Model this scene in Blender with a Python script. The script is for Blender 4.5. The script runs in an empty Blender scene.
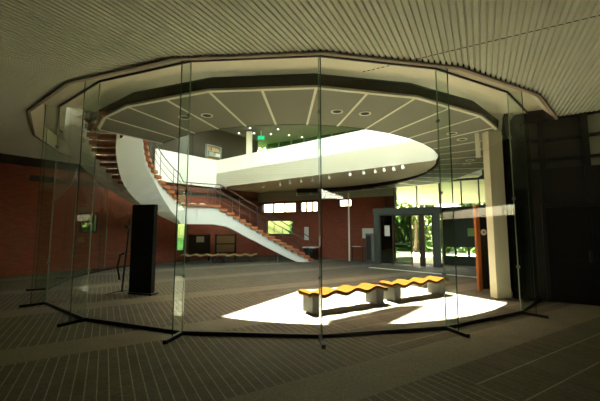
import bpy, bmesh, math, random
from mathutils import Vector, Matrix
random.seed(7)
PI = math.pi
S = bpy.context.scene
COL = S.collection
R = math.radians
def V2(a): return Vector((a[0], a[1]))

# ------------------------------------------------------------------ materials
def newmat(name):
    m = bpy.data.materials.new(name); m.use_nodes = True
    nt = m.node_tree; nt.nodes.clear()
    out = nt.nodes.new('ShaderNodeOutputMaterial')
    return m, nt, out
def N(nt, t, **kw):
    n = nt.nodes.new(t)
    for k, v in kw.items():
        if k.startswith('i_'):
            n.inputs[k[2:].replace('_', ' ')].default_value = v
        else: setattr(n, k, v)
    return n
def principled(name, col, rough=.6, spec=.4, metal=0, noise=0, nscale=8, bump=0):
    m, nt, out = newmat(name)
    b = N(nt, 'ShaderNodeBsdfPrincipled')
    b.inputs['Base Color'].default_value = (*col, 1)
    b.inputs['Roughness'].default_value = rough
    b.inputs['Specular IOR Level'].default_value = spec
    b.inputs['Metallic'].default_value = metal
    nt.links.new(b.outputs[0], out.inputs[0])
    if noise or bump:
        tc = N(nt, 'ShaderNodeTexCoord')
        nz = N(nt, 'ShaderNodeTexNoise'); nz.inputs['Scale'].default_value = nscale; nz.inputs['Detail'].default_value = 4
        nt.links.new(tc.outputs['Object'], nz.inputs['Vector'])
        if noise:
            mx = N(nt, 'ShaderNodeMix', data_type='RGBA')
            mx.inputs[6].default_value = (*[c*(1-noise) for c in col], 1)
            mx.inputs[7].default_value = (*[min(1, c*(1+noise)) for c in col], 1)
            nt.links.new(nz.outputs['Fac'], mx.inputs[0]); nt.links.new(mx.outputs[2], b.inputs['Base Color'])
        if bump:
            bp = N(nt, 'ShaderNodeBump'); bp.inputs['Strength'].default_value = bump; bp.inputs['Distance'].default_value = .02
            nt.links.new(nz.outputs['Fac'], bp.inputs['Height']); nt.links.new(bp.outputs[0], b.inputs['Normal'])
    return m
def emission(name, col, st):
    m, nt, out = newmat(name)
    e = N(nt, 'ShaderNodeEmission'); e.inputs[0].default_value = (*col, 1); e.inputs[1].default_value = st
    nt.links.new(e.outputs[0], out.inputs[0]); return m
def glass(name, tint, r0=.045, r1=.9, rough=0.0):
    m, nt, out = newmat(name)
    lw = N(nt, 'ShaderNodeLayerWeight'); lw.inputs['Blend'].default_value = .5
    p = N(nt, 'ShaderNodeMath', operation='POWER'); p.inputs[1].default_value = 4.5
    nt.links.new(lw.outputs['Facing'], p.inputs[0])
    ma = N(nt, 'ShaderNodeMath', operation='MULTIPLY_ADD'); ma.inputs[1].default_value = r1; ma.inputs[2].default_value = r0
    nt.links.new(p.outputs[0], ma.inputs[0])
    t = N(nt, 'ShaderNodeBsdfTransparent'); t.inputs[0].default_value = (*tint, 1)
    g = N(nt, 'ShaderNodeBsdfGlossy'); g.inputs['Roughness'].default_value = rough; g.inputs[0].default_value = (.95, 1, .97, 1)
    mx = N(nt, 'ShaderNodeMixShader')
    nt.links.new(ma.outputs[0], mx.inputs[0]); nt.links.new(t.outputs[0], mx.inputs[1]); nt.links.new(g.outputs[0], mx.inputs[2])
    nt.links.new(mx.outputs[0], out.inputs[0]); return m

def brick_mat(name, ang, c1, c2, cm, scale=1.0, bw=.21, rh=.07):
    m, nt, out = newmat(name)
    g = N(nt, 'ShaderNodeNewGeometry')
    vr = N(nt, 'ShaderNodeVectorRotate', rotation_type='Z_AXIS'); vr.inputs['Angle'].default_value = -ang
    nt.links.new(g.outputs['Position'], vr.inputs['Vector'])
    sp = N(nt, 'ShaderNodeSeparateXYZ'); cb = N(nt, 'ShaderNodeCombineXYZ')
    nt.links.new(vr.outputs[0], sp.inputs[0]); nt.links.new(sp.outputs[0], cb.inputs[0]); nt.links.new(sp.outputs[2], cb.inputs[1])
    bt = N(nt, 'ShaderNodeTexBrick')
    bt.inputs['Scale'].default_value = scale; bt.inputs['Brick Width'].default_value = bw; bt.inputs['Row Height'].default_value = rh
    bt.inputs['Mortar Size'].default_value = .006
    bt.inputs['Color1'].default_value = (*c1, 1); bt.inputs['Color2'].default_value = (*c2, 1); bt.inputs['Mortar'].default_value = (*cm, 1)
    nt.links.new(cb.outputs[0], bt.inputs['Vector'])
    b = N(nt, 'ShaderNodeBsdfPrincipled'); b.inputs['Roughness'].default_value = .75; b.inputs['Specular IOR Level'].default_value = .25
    nt.links.new(bt.outputs['Color'], b.inputs['Base Color']); nt.links.new(b.outputs[0], out.inputs[0])
    return m

def floor_mat():
    m, nt, out = newmat('paver_floor')
    g = N(nt, 'ShaderNodeNewGeometry')
    A = math.atan2(.51, .86)
    vr = N(nt, 'ShaderNodeVectorRotate', rotation_type='Z_AXIS'); vr.inputs['Angle'].default_value = -A
    nt.links.new(g.outputs['Position'], vr.inputs['Vector'])      # x along a1, y along a2
    sp = N(nt, 'ShaderNodeSeparateXYZ'); nt.links.new(vr.outputs[0], sp.inputs[0])
    sw = N(nt, 'ShaderNodeCombineXYZ'); nt.links.new(sp.outputs[1], sw.inputs[0]); nt.links.new(sp.outputs[0], sw.inputs[1])
    def bricks(vec, c1, c2, cm, bw, rh, ms):
        b = N(nt, 'ShaderNodeTexBrick'); b.inputs['Scale'].default_value = 1
        b.inputs['Brick Width'].default_value = bw; b.inputs['Row Height'].default_value = rh; b.inputs['Mortar Size'].default_value = ms
        b.inputs['Mortar Smooth'].default_value = .3
        b.inputs['Color1'].default_value = (*c1, 1); b.inputs['Color2'].default_value = (*c2, 1); b.inputs['Mortar'].default_value = (*cm, 1)
        nt.links.new(vec, b.inputs['Vector']); return b
    pa, pb = (.092, .083, .062), (.115, .104, .077)
    b1 = bricks(sw.outputs[0], pa, pb, (.165, .148, .112), .225, .112, .004)       # rows running along a2
    b2 = bricks(vr.outputs[0], pa, pb, (.165, .148, .112), .112, .448, .004)       # soldier rows along a1
    def step(sock, per, off, lim):                                 # 1 where frac((v+off)/per) < lim
        a = N(nt, 'ShaderNodeMath', operation='MULTIPLY_ADD'); a.inputs[1].default_value = 1/per; a.inputs[2].default_value = off/per+100
        nt.links.new(sock, a.inputs[0])
        f = N(nt, 'ShaderNodeMath', operation='FRACT'); nt.links.new(a.outputs[0], f.inputs[0])
        l = N(nt, 'ShaderNodeMath', operation='LESS_THAN'); l.inputs[1].default_value = lim; nt.links.new(f.outputs[0], l.inputs[0])
        return l.outputs[0]
    def lined(src, sock, per):
        l = step(sock, per, 0, .1 if per < .2 else .035)
        q = N(nt, 'ShaderNodeMix', data_type='RGBA'); q.inputs[7].default_value = (.28, .26, .20, 1)
        nt.links.new(l, q.inputs[0]); nt.links.new(src, q.inputs[6]); return q.outputs[2]
    r1 = lined(b1.outputs[0], sp.outputs[0], .112); r2 = lined(b2.outputs[0], sp.outputs[1], .448)
    zone = N(nt, 'ShaderNodeMath', operation='GREATER_THAN'); zone.inputs[1].default_value = 3.6
    nt.links.new(sp.outputs[0], zone.inputs[0])
    mz = N(nt, 'ShaderNodeMix', data_type='RGBA')
    nt.links.new(zone.outputs[0], mz.inputs[0]); nt.links.new(r1, mz.inputs[6]); nt.links.new(r2, mz.inputs[7])
    band = step(sp.outputs[1], 2.9, -5.55, .24)
    mb = N(nt, 'ShaderNodeMix', data_type='RGBA'); mb.inputs[7].default_value = (.185, .168, .125, 1)
    nt.links.new(band, mb.inputs[0]); nt.links.new(mz.outputs[2], mb.inputs[6])
    nz = N(nt, 'ShaderNodeTexNoise'); nz.inputs['Scale'].default_value = 2.2; nz.inputs['Detail'].default_value = 6; nz.inputs['Roughness'].default_value = .7
    nt.links.new(g.outputs['Position'], nz.inputs['Vector'])
    rr = N(nt, 'ShaderNodeMapRange'); rr.inputs['To Min'].default_value = .65; rr.inputs['To Max'].default_value = 1.3
    nt.links.new(nz.outputs['Fac'], rr.inputs['Value'])
    ml = N(nt, 'ShaderNodeMix', data_type='RGBA', blend_type='MULTIPLY'); ml.inputs[0].default_value = 1
    nt.links.new(mb.outputs[2], ml.inputs[6]); nt.links.new(rr.outputs[0], ml.inputs[7])
    n2 = N(nt, 'ShaderNodeTexNoise'); n2.inputs['Scale'].default_value = 26; n2.inputs['Detail'].default_value = 5; n2.inputs['Roughness'].default_value = .8
    nt.links.new(g.outputs['Position'], n2.inputs['Vector'])
    r2_ = N(nt, 'ShaderNodeMapRange'); r2_.inputs['From Min'].default_value = .3; r2_.inputs['From Max'].default_value = .7; r2_.inputs['To Min'].default_value = .6; r2_.inputs['To Max'].default_value = 1.4
    nt.links.new(n2.outputs['Fac'], r2_.inputs['Value'])
    m2 = N(nt, 'ShaderNodeMix', data_type='RGBA', blend_type='MULTIPLY'); m2.inputs[0].default_value = 1
    nt.links.new(ml.outputs[2], m2.inputs[6]); nt.links.new(r2_.outputs[0], m2.inputs[7]); ml = m2
    b = N(nt, 'ShaderNodeBsdfPrincipled'); b.inputs['Roughness'].default_value = .6; b.inputs['Specular IOR Level'].default_value = .12
    nt.links.new(ml.outputs[2], b.inputs['Base Color']); nt.links.new(b.outputs[0], out.inputs[0])
    return m

M = {}
M['floor'] = floor_mat()
M['corrugated'] = principled('corrugated_metal', (.88, .90, .73), .45, .4, noise=.05, nscale=1.5)
M['cream'] = principled('cream_paint', (.80, .74, .55), .6, .3)
M['white'] = principled('white_paint', (.90, .88, .76), .6, .3)
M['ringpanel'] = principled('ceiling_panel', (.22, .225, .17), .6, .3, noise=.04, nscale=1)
M['joint'] = principled('joint_strip', (.85, .84, .68), .5, .4)
M['black'] = principled('black_paint', (.008, .008, .007), .5, .3)
M['blackmetal'] = principled('black_metal', (.015, .015, .013), .4, .5)
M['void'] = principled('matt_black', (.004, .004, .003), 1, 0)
M['darkwall'] = principled('dark_panel', (.022, .02, .016), .45, .4)
M['frostpane'] = principled('frosted_pane', (.62, .63, .48), .5, .4)
M['pink'] = principled('rim_fascia', (.50, .42, .31), .5, .3)
M['orange_wood'] = principled('orange_wood', (.42, .135, .045), .45, .4, noise=.25, nscale=12)
M['sunlit_bench_wood'] = principled('sunlit_bench_wood', (.058, .026, .0045), .95, .0, noise=.12, nscale=9)  # bench wood darkened for the copies in direct sun
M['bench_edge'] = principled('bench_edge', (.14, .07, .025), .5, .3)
M['concrete'] = principled('concrete', (.11, .108, .09), .7, .3, noise=.08, nscale=14, bump=.2)
M['steelgrey'] = principled('grey_green_metal', (.13, .16, .13), .4, .5)
M['lobby'] = principled('lobby_metal', (.075, .095, .075), .4, .5)
M['shadebench'] = principled('shaded_bench_wood', (.60, .40, .17), .5, .3)  # same bench wood, lightened for the copies in shade
M['darkpane'] = principled('dark_pane', (.06, .06, .045), .4, .4)
M['darkbrown'] = principled('dark_brown_frame', (.06, .035, .022), .5, .4)
M['darkgreen'] = principled('dark_green_board', (.035, .06, .035), .4, .4)
M['bandgreen'] = principled('green_grey_band', (.30, .34, .23), .5, .4)
M['orangepaint'] = principled('orange_paint', (.40, .115, .03), .45, .4)
M['paper'] = principled('paper', (.80, .78, .66), .7, .2)
M['board'] = principled('brown_board', (.42, .29, .15), .7, .2)
M['greypaper'] = principled('grey_picture', (.35, .36, .30), .7, .2)
M['handrail'] = principled('handrail_metal', (.10, .09, .07), .35, .6, metal=.3)
M['redwall'] = principled('red_plaster', (.055, .045, .03), .7, .2)
M['glass'] = glass('clear_glass', (.955, .98, .96), .026, .6)
M['fin'] = glass('fin_glass', (.92, .965, .93), .03, .35)
M['edge'] = principled('glass_edge', (.06, .10, .06), .2, .6)
M['edgelight'] = principled('glass_edge_light', (.30, .36, .24), .25, .6)
M['window'] = glass('window_glass', (.90, .96, .90), .05)
M['sideglass'] = glass('tinted_side_glass', (.27, .36, .26), .05)
M['skylight'] = glass('skylight_glass', (.62, .62, .62), .03, .3)
M['doorglass'] = glass('door_glass', (.24, .31, .24), .08)
M['brickB'] = brick_mat('brick_back', math.atan2(-.5145, .8575), (.32, .08, .04), (.25, .06, .03), (.15, .08, .05))
LWA = math.atan2(.79, .612)
M['brickL'] = brick_mat('brick_left', LWA, (.36, .09, .045), (.28, .068, .034), (.17, .09, .055))
M['grass'] = principled('lawn', (.010, .032, .003), .9, .1, noise=.3, nscale=3)
M['paving'] = principled('pale_paving', (.36, .34, .26), .8, .2)
M['leaf1'] = principled('leaf_light', (.10, .155, .028), .7, .2, noise=.4, nscale=2)
M['leaf2'] = principled('leaf_dark', (.06, .10, .025), .7, .2, noise=.4, nscale=2)
M['bark'] = principled('bark', (.10, .075, .05), .9, .1)
M['roofdark'] = principled('roof_dark', (.16, .15, .12), .8, .2)
M['lamp'] = emission('lamp_white', (1, .97, .85), 6)
M['exit'] = emission('exit_green', (.02, .55, .25), 1.2)

# ------------------------------------------------------------------ mesh helpers
class MB:
    def __init__(s): s.bm = bmesh.new(); s.mi = 0
    def poly_prism(s, pts, z0, z1, top=None):
        """pts: plan polygon; z0/z1 floats or lists."""
        n = len(pts)
        zb = z0 if isinstance(z0, (list, tuple)) else [z0]*n
        zt = z1 if isinstance(z1, (list, tuple)) else [z1]*n
        b = [s.bm.verts.new((p[0], p[1], zb[i])) for i, p in enumerate(pts)]
        t = [s.bm.verts.new((p[0], p[1], zt[i])) for i, p in enumerate(pts)]
        fs = [s.bm.faces.new(b[::-1]), s.bm.faces.new(t)]
        for i in range(n):
            j = (i+1) % n
            fs.append(s.bm.faces.new((b[i], b[j], t[j], t[i])))
        for f in fs: f.material_index = s.mi
        return s
    def box(s, x0, x1, y0, y1, z0, z1):
        return s.poly_prism([(x0, y0), (x1, y0), (x1, y1), (x0, y1)], z0, z1)
    def obox(s, p, d, l0, l1, w0, w1, z0, z1):
        """oriented box: p origin, d plan direction, l along d, w along the left normal"""
        d = V2(d).normalized(); n = Vector((-d.y, d.x)); p = V2(p)
        q = [p+d*l0+n*w0, p+d*l1+n*w0, p+d*l1+n*w1, p+d*l0+n*w1]
        return s.poly_prism(q, z0, z1)
    def hexa(s, b, t):
        """8 corner solid, b and t are lists of four 3d points"""
        n = len(b)
        bv = [s.bm.verts.new(p) for p in b]; tv = [s.bm.verts.new(p) for p in t]
        fs = [s.bm.faces.new(bv[::-1]), s.bm.faces.new(tv)]
        for i in range(n):
            j = (i+1) % n; fs.append(s.bm.faces.new((bv[i], bv[j], tv[j], tv[i])))
        for f in fs: f.material_index = s.mi
        return s
    def loft(s, rings, close=True, caps=True):
        """rings: lists of equal-length closed section loops"""
        vs = [[s.bm.verts.new(p) for p in r] for r in rings]
        m = len(vs[0])
        for a, b in zip(vs[:-1], vs[1:]):
            for i in range(m if close else m-1):
                j = (i+1) % m
                f = s.bm.faces.new((a[i], a[j], b[j], b[i])); f.material_index = s.mi
        if caps and close:
            for r in (vs[0][::-1], vs[-1]):
                f = s.bm.faces.new(r); f.material_index = s.mi
        return s
    def tube(s, path, r, n=8):
        P = [Vector(p) for p in path]; rings = []
        for i, p in enumerate(P):
            t = (P[min(i+1, len(P)-1)]-P[max(i-1, 0)]).normalized()
            u = t.cross(Vector((0, 0, 1)))
            if u.length < 1e-3: u = Vector((1, 0, 0))
            u.normalize(); w = t.cross(u)
            rings.append([p+(u*math.cos(2*PI*k/n)+w*math.sin(2*PI*k/n))*r for k in range(n)])
        return s.loft(rings)
    def disc(s, c, nrm, r, h, n=20, r2=None):
        c = Vector(c); q = Vector(nrm).normalized().to_track_quat('Z', 'Y')
        a = [c+q @ Vector((r*math.cos(2*PI*k/n), r*math.sin(2*PI*k/n), 0)) for k in range(n)]
        rr = r if r2 is None else r2
        b = [c+q @ Vector((rr*math.cos(2*PI*k/n), rr*math.sin(2*PI*k/n), h)) for k in range(n)]
        return s.loft([a, b])
    def build(s, name, mats, parent=None, bevel=0, smooth=False, label=None):
        bmesh.ops.recalc_face_normals(s.bm, faces=s.bm.faces[:])
        me = bpy.data.meshes.new(name)
        if parent is not None: L = BASE[parent.name]
        else:
            co = [v.co for v in s.bm.verts]
            L = Vector(((min(c.x for c in co)+max(c.x for c in co))/2, (min(c.y for c in co)+max(c.y for c in co))/2, min(c.z for c in co)))
        for v in s.bm.verts: v.co -= L
        s.bm.to_mesh(me); s.bm.free()
        if not isinstance(mats, (list, tuple)): mats = [mats]
        for m in mats: me.materials.append(m)
        if smooth:
            for p in me.polygons: p.use_smooth = True
        o = bpy.data.objects.new(name, me); COL.objects.link(o)
        if parent is None: o.location = L
        else: o.parent = parent
        BASE[o.name] = L
        if bevel:
            b = o.modifiers.new('bevel', 'BEVEL'); b.width = bevel; b.segments = 2; b.limit_method = 'ANGLE'
        if label: o['label'] = label
        return o
BASE = {}
def thing(name, loc, label, cat, group=None, kind=None):
    o = bpy.data.objects.new(name, None); COL.objects.link(o); o.location = loc
    o.empty_display_size = .2
    BASE[o.name] = Vector(loc); o['label'] = label; o['category'] = cat
    if group: o['group'] = group
    if kind: o['kind'] = kind
    return o
def tag(o, label, cat, group=None, kind=None):
    o['label'] = label; o['category'] = cat
    if group: o['group'] = group
    if kind: o['kind'] = kind
    return o
def struct(o, label=None, cat=None):
    o['kind'] = 'structure'
    if label: o['label'] = label
    if cat: o['category'] = cat
    return o

# ------------------------------------------------------------------ layout
CX, CY, RG = -.1734, 13.14, 7.874                    # centre and radius of the glass drum
def phi(k): return .0613+.2825*k
def rad(k, r): a = phi(k); return Vector((CX+r*math.sin(a), CY-r*math.cos(a)))
H_GLASS = 4.60
ROOF = 7.6
B0 = Vector((-2.85, 21.69)); BD = Vector((.8575, -.5145)); BN = Vector((-.5145, -.8575))   # back wall: corner, direction, towards camera
def Bp(s, off=0): return B0+BD*s+BN*off
def sB(x): return (x-B0.x)/BD.x                      # position along the back wall from x
L0 = Vector((-2.85, 21.69)); LD = Vector((-.612, -.79))                                   # left wall
def Lp(s, off=0): return L0+LD*s+Vector((.79, -.612))*off
W0 = Vector((5.72, 7.98)); WD = Vector((.8366, -.5478))                                    # dark wall on the right
RING_C = Vector((-.2, 13.27)); RO, RI = 7.43, 5.46
def ring_z(y): return 4.0-.044*(y-13.27)

def wall(name, p, d, length, thick, z0, z1, mat, holes=(), side=1):
    """wall along d from p, thickness away from the room, with rectangular openings (s0,s1,za,zb)"""
    ss = sorted({0, length, *[h[0] for h in holes], *[h[1] for h in holes]})
    zs = sorted({z0, z1, *[h[2] for h in holes], *[h[3] for h in holes]})
    mb = MB()
    for a, b in zip(ss[:-1], ss[1:]):
        run = None
        for c, e in zip(zs[:-1], zs[1:]):
            ms, mz = (a+b)/2, (c+e)/2
            if any(h[0] < ms < h[1] and h[2] < mz < h[3] for h in holes):
                if run: mb.obox(p, d, a, b, 0, thick*side, run[0], run[1]); run = None
            else:
                run = (run[0], e) if run else (c, e)
        if run: mb.obox(p, d, a, b, 0, thick*side, run[0], run[1])
    return mb.build(name, mat)

# ------------------------------------------------------------------ floor, ground, roof
f = MB().poly_prism([(-14.2, -5.2), (13, -5.2), (13, 3.2), (6.2, 7.8), (9.0, 14.6), (-2.85, 21.75), (-14.2, 7.1)], -.2, 0).build('floor', M['floor'])
struct(f, 'paved floor of small brown pavers with pale joints and smooth bands', 'floor')
g = MB().box(-60, 60, -30, 70, -.45, -.22).build('ground', M['grass']); struct(g, 'green lawn outside the building', 'lawn')
pv = MB().obox(Bp(6.5), BD, 0, 7, .2, 9, -.22, -.02).build('paving', M['paving']); struct(pv, 'pale paved forecourt outside the entrance doors', 'paving')

rf = MB()
OUTER = [(-24, 7.5), (22, 7.5), (22, 23.5), (-24, 23.5)]
LTOP = 12.0
LANT = [(-7, 7.5), (7, 7.5), (7, 16.2), (-7, 16.2)]
HOLE = [(-5.3, 10.4), (3.3, 10.6), (.05, 15.65), (-2.93, 14.63)]
for i in range(1, 4):
    j = (i+1) % 4
    rf.poly_prism([OUTER[i], OUTER[j], LANT[j], LANT[i]], ROOF, ROOF+.3)
lt = MB()  # unseen lantern, added to carry sky light down into the void
for i in range(4):
    j = (i+1) % 4
    lt.poly_prism([LANT[i], LANT[j], HOLE[j], HOLE[i]], LTOP, LTOP+.3)
# opaque panel added at the skylight to shade part of the floor
sun_block = [(.40, 5.6), (1.5, 6.05), (2.75, 7.5), (2.1, 7.38), (.5, 6.25)]
lt.poly_prism([(x-.244*LTOP, y+.432*LTOP) for x, y in sun_block], LTOP+.02, LTOP+.2)
lt.box(-7.2, -7, 7.5, 16.2, ROOF+.3, LTOP+.3); lt.box(7, 7.2, 7.5, 16.2, ROOF+.3, LTOP+.3); lt.box(-7.2, 7.2, 16.2, 16.4, ROOF+.3, LTOP+.3)
struct(lt.build('wall_added_lantern', M['cream']), 'raised roof lantern added to bring sky light into the void', 'roof lantern')
struct(MB().box(-24, 22, -7, 7.5, 5.42, 5.6).build('ceiling_deck', M['roofdark']), 'low roof deck over the front hall', 'ceiling')
uf = MB()
uf.box(-24, -9.5, 7.3, 7.5, 5.6, ROOF); uf.box(9.5, 22, 7.3, 7.5, 5.6, ROOF)
struct(uf.build('wall_upper_front', M['roofdark']), 'upper front wall above the low roof', 'wall')
uc = struct(MB().box(-9.5, 9.5, 7.38, 7.40, 5.6, ROOF).box(-7, 7, 7.38, 7.40, ROOF, LTOP).build('window_13', M['window']), 'long clerestory added above the low roof to bring sky light in', 'window')  # unseen glazing added to brighten the parapet and stair
for q in range(0, 8):
    MB().box(-9.5+q*2.7, -9.42+q*2.7, 7.34, 7.46, 5.6, LTOP if 0 < q < 6 else ROOF).build('mullion', M['steelgrey'], uc)
struct(MB().poly_prism(HOLE, LTOP+.10, LTOP+.115).build('window_15', M['skylight']), 'tinted skylight over the void', 'window')
struct(rf.build('ceiling_roof', M['roofdark']), 'dark upper ceiling with a skylight opening', 'ceiling')

# ------------------------------------------------------------------ outer walls
lholes = [(5.20, 5.80, .55, 2.25), (9.62, 10.22, 1.55, 2.32)]  # second opening is added, standing in for a lawn reflected in the glass
wl = wall('wall_left', L0, LD, 18.1, .25, 0, 4.05, M['brickL'], lholes, side=-1)
struct(wl, 'dark red brick wall running back on the left', 'wall')
struct(wall('wall_left_upper', L0, LD, 18.1, .25, 4.05, ROOF, M['redwall'], (), side=-1), 'red upper storey wall above the brick wall', 'wall')
struct(MB().obox(L0, LD, 0, 12, 0, .05, 3.5, 3.72).build('trim_left', M['darkbrown']), 'dark band along the top of the left brick wall', 'band')
for n, (a, b, c, e) in enumerate(lholes):
    w = MB().obox(L0, LD, a, b, -.13, -.115, c, e).build('window_%d' % (n+1), M['sideglass' if n == 0 else 'doorglass'])
    struct(w, ['narrow window in the brick wall showing green lawn, beside the stair landing', 'small square window added to the brick wall for a green lawn reflection'][n], 'window')
    fr = MB()
    for (s0, s1, z0, z1) in ((a-.04, a+.03, c-.04, e+.04), (b-.03, b+.04, c-.04, e+.04), (a, b, c-.04, c+.03), (a, b, e-.03, e+.04)):
        fr.obox(L0, LD, s0, s1, -.16, .02, z0, z1)
    fr.build('window_frame', M['darkbrown'], w)
struct(MB().box(-14.2, -14, -5, 7.4, 0, ROOF).build('wall_side', M['darkwall']), 'plain side wall of the hall', 'wall')
# rear wall with a gabled side window high up
rw = MB()
for (x0, x1, z0, z1) in ((-14.2, 5.56, 0, ROOF), (7.0, 13.2, 0, ROOF), (5.56, 7.0, 0, 3.27), (5.56, 7.0, 3.8, ROOF)):
    rw.box(x0, x1, -5.2, -5, z0, z1)
rw.hexa([(5.56, -5, 3.8), (7.0, -5, 3.8), (7.0, -5, 3.40)], [(5.56, -5.2, 3.8), (7.0, -5.2, 3.8), (7.0, -5.2, 3.40)])
struct(rw.build('wall_rear', M['darkwall']), 'rear wall of the hall', 'wall')
struct(MB().box(13, 13.2, -5.2, 3.5, 0, ROOF).build('wall_side_right', M['darkwall']), 'plain wall', 'wall')
# dark right wall: tall dark panels, clerestory of frosted panes, a long slit window, black door
WL = 9.0
wr = wall('wall_right', W0, WD, WL, .25, 0, ROOF, M['darkwall'], [(2.0, 8.2, 2.10, 2.44), (.28, .98, 3.14, 4.36), (1.12, 2.3, 3.14, 4.36), (-.0, .18, 3.14, 4.36)], side=1)
struct(wr, 'dark wall with clerestory panes on the right', 'wall')
cl = MB()
for (a, b) in ((1.12, 2.3),): cl.obox(W0, WD, a, b, .08, .12, 3.14, 4.36)
cw = struct(cl.build('window_3', M['frostpane']), 'frosted clerestory panes above the black door', 'window')
MB().obox(W0, WD, .0, .98, .08, .12, 3.14, 4.36).build('dark_pane', M['darkpane'], cw)
tr = MB()
for z in (3.36, 3.86, 4.38): tr.obox(W0, WD, 0, 3.0, -.03, .13, z-.03, z+.03)
for s_ in (.23, 1.05): tr.obox(W0, WD, s_-.06, s_+.06, -.04, .13, 2.3, 4.42)
tr.build('window_frame', M['blackmetal'], cw)
sl = MB().obox(W0, WD, 2.0, 8.2, .1, .115, 2.10, 2.44).build('window_4', M['skylight']); struct(sl, 'long slit window', 'window')
dr = MB().obox(W0, WD, .22, 1.75, -.04, -.005, .02, 2.2).build('door_2', M['black']); struct(dr, 'black double door in the dark wall', 'door')
df = MB()
df.obox(W0, WD, .14, .22, -.07, -.005, 0, 2.28); df.obox(W0, WD, 1.75, 1.83, -.07, -.005, 0, 2.28); df.obox(W0, WD, .22, 1.75, -.07, -.005, 2.2, 2.28)
df.build('door_frame', M['blackmetal'], dr)
pn = MB()
for (a, b) in ((.32, .92), (1.04, 1.64)):
    for (z0, z1) in ((.25, 1.0), (1.15, 2.05)): pn.obox(W0, WD, a, b, -.05, -.04, z0, z1)
pn.build('door_panel', M['black'], dr)
MB().obox(W0, WD, .95, 1.01, -.09, -.04, .95, 1.2).build('door_handle', M['blackmetal'], dr)
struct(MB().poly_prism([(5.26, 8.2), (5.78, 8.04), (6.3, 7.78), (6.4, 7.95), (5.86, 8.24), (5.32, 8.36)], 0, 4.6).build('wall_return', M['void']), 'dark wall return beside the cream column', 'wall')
# wall between glass drum and the far facade
R2a = Vector((5.26, 8.2)); R2b = Vector((8.95, 14.62)); R2D = (R2b-R2a)
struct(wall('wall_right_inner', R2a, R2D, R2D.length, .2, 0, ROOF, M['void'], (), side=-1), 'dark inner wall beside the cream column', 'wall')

# back wall: brick part with clerestory, then glazed facade
s_entr0, s_entr1 = sB(4.1)+.33, sB(6.95)
def sx(px):                                          # where a sight line slope x/y meets the back wall
    k = (px-300)/326.9
    # point (k*y, y) on B: B0+BD*s
    s_ = (k*B0.y-B0.x)/(BD.x-k*BD.y); return s_
sb = [sx(262), sx(296), sx(300), sx(318), sx(339), sx(352)]
sw_ = (sx(266), sx(293))
bholes = [(sb[0], sb[1], 2.72, 3.30), (sb[2], sb[3], 2.72, 3.30), (sb[4], sb[5], 2.95, 3.34), (sw_[0], sw_[1], 1.35, 2.2)]
s_b = sx(394)
wb = wall('wall_back', B0, BD, s_b, .25, 0, 3.42, M['brickB'], bholes, side=1)
struct(wb, 'red brick back wall with a strip of high windows', 'wall')
for n, (a, b, c, e) in enumerate(bholes):
    w = MB().obox(B0, BD, a, b, .1, .115, c, e).build('window_%d' % (6+n), M['sideglass' if n == 3 else 'skylight']); struct(w, None, None)
    fr = MB()
    for (s0, s1, z0, z1) in ((a-.03, a+.03, c-.04, e+.04), (b-.03, b+.03, c-.04, e+.04), (a, b, c-.05, c+.02), (a, b, e-.02, e+.04)):
        fr.obox(B0, BD, s0, s1, -.03, .15, z0, z1)
    nm = 3 if n < 2 else 1
    for q in range(1, nm): fr.obox(B0, BD, a+(b-a)*q/nm-.02, a+(b-a)*q/nm+.02, .02, .14, c, e)
    fr.build('window_frame', M['darkbrown'], w)
    w['label'] = ['wide high strip window near the top of the brick wall', 'short high strip window in the brick wall beside the first glass edge',
                  'small high window in the brick wall near the entrance', 'green garden window in the brick wall behind the stair'][n]; w['category'] = 'window'
SBE = (R2b-B0).dot(BD)
struct(MB().obox(B0, BD, 0, s_b, -.02, .3, 3.42, 4.86).build('trim_back', M['bandgreen']), 'green grey band along the top of the back wall', 'band')
# facade right of the brick: glazed band above the entrance, dark green board, low windows
fs = wall('wall_facade', B0+BD*s_b, BD, SBE-s_b, .2, 0, 4.86, M['darkgreen'],
          [(.05, SBE-s_b-.1, 2.72, 3.98), (s_entr0-s_b+.15, s_entr1-s_b-.15, 0, 2.5), (sx(443)-s_b, sx(466)-s_b, .42, .84), (sx(468)-s_b, sx(474)-s_b, .42, .84)], side=1)
struct(fs, 'dark green facade beside the entrance with glazing above', 'wall')
gw = MB().obox(B0, BD, s_b+.05, SBE-.1, .09, .105, 2.72, 3.98).build('window_10', M['window']); struct(gw, 'long band of glazing above the entrance showing hedge and trees', 'window')
gm = MB()
for px in (396, 417, 440, 462, 480): gm.obox(B0, BD, sx(px)-.03, sx(px)+.03, .05, .15, 2.72, 3.98)
gm.obox(B0, BD, s_b, SBE-.1, .05, .15, 2.68, 2.75)
gm.build('window_frame', M['steelgrey'], gw)
lw_ = MB().obox(B0, BD, sx(443), sx(474), .09, .105, .42, .84).build('window_11', M['window']); struct(lw_, 'low window strip under the dark green board', 'window')
lm = MB()
for px in (443, 454, 467): lm.obox(B0, BD, sx(px)-.03, sx(px)+.03, .05, .15, .4, .86)
lm.build('window_frame', M['darkbrown'], lw_)
# upper storey glazing on the back
ub = MB(); ub.obox(B0, BD, 0, SBE, 1.0, 1.02, 4.9, ROOF)
uw = struct(ub.build('window_12', M['sideglass']), 'dark upper storey glazing showing trees', 'window')
um = MB()
for q in range(0, 14): um.obox(B0, BD, q*1.0, q*1.0+.07, .95, 1.07, 4.9, ROOF)
um.build('window_frame', M['steelgrey'], uw)
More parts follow.
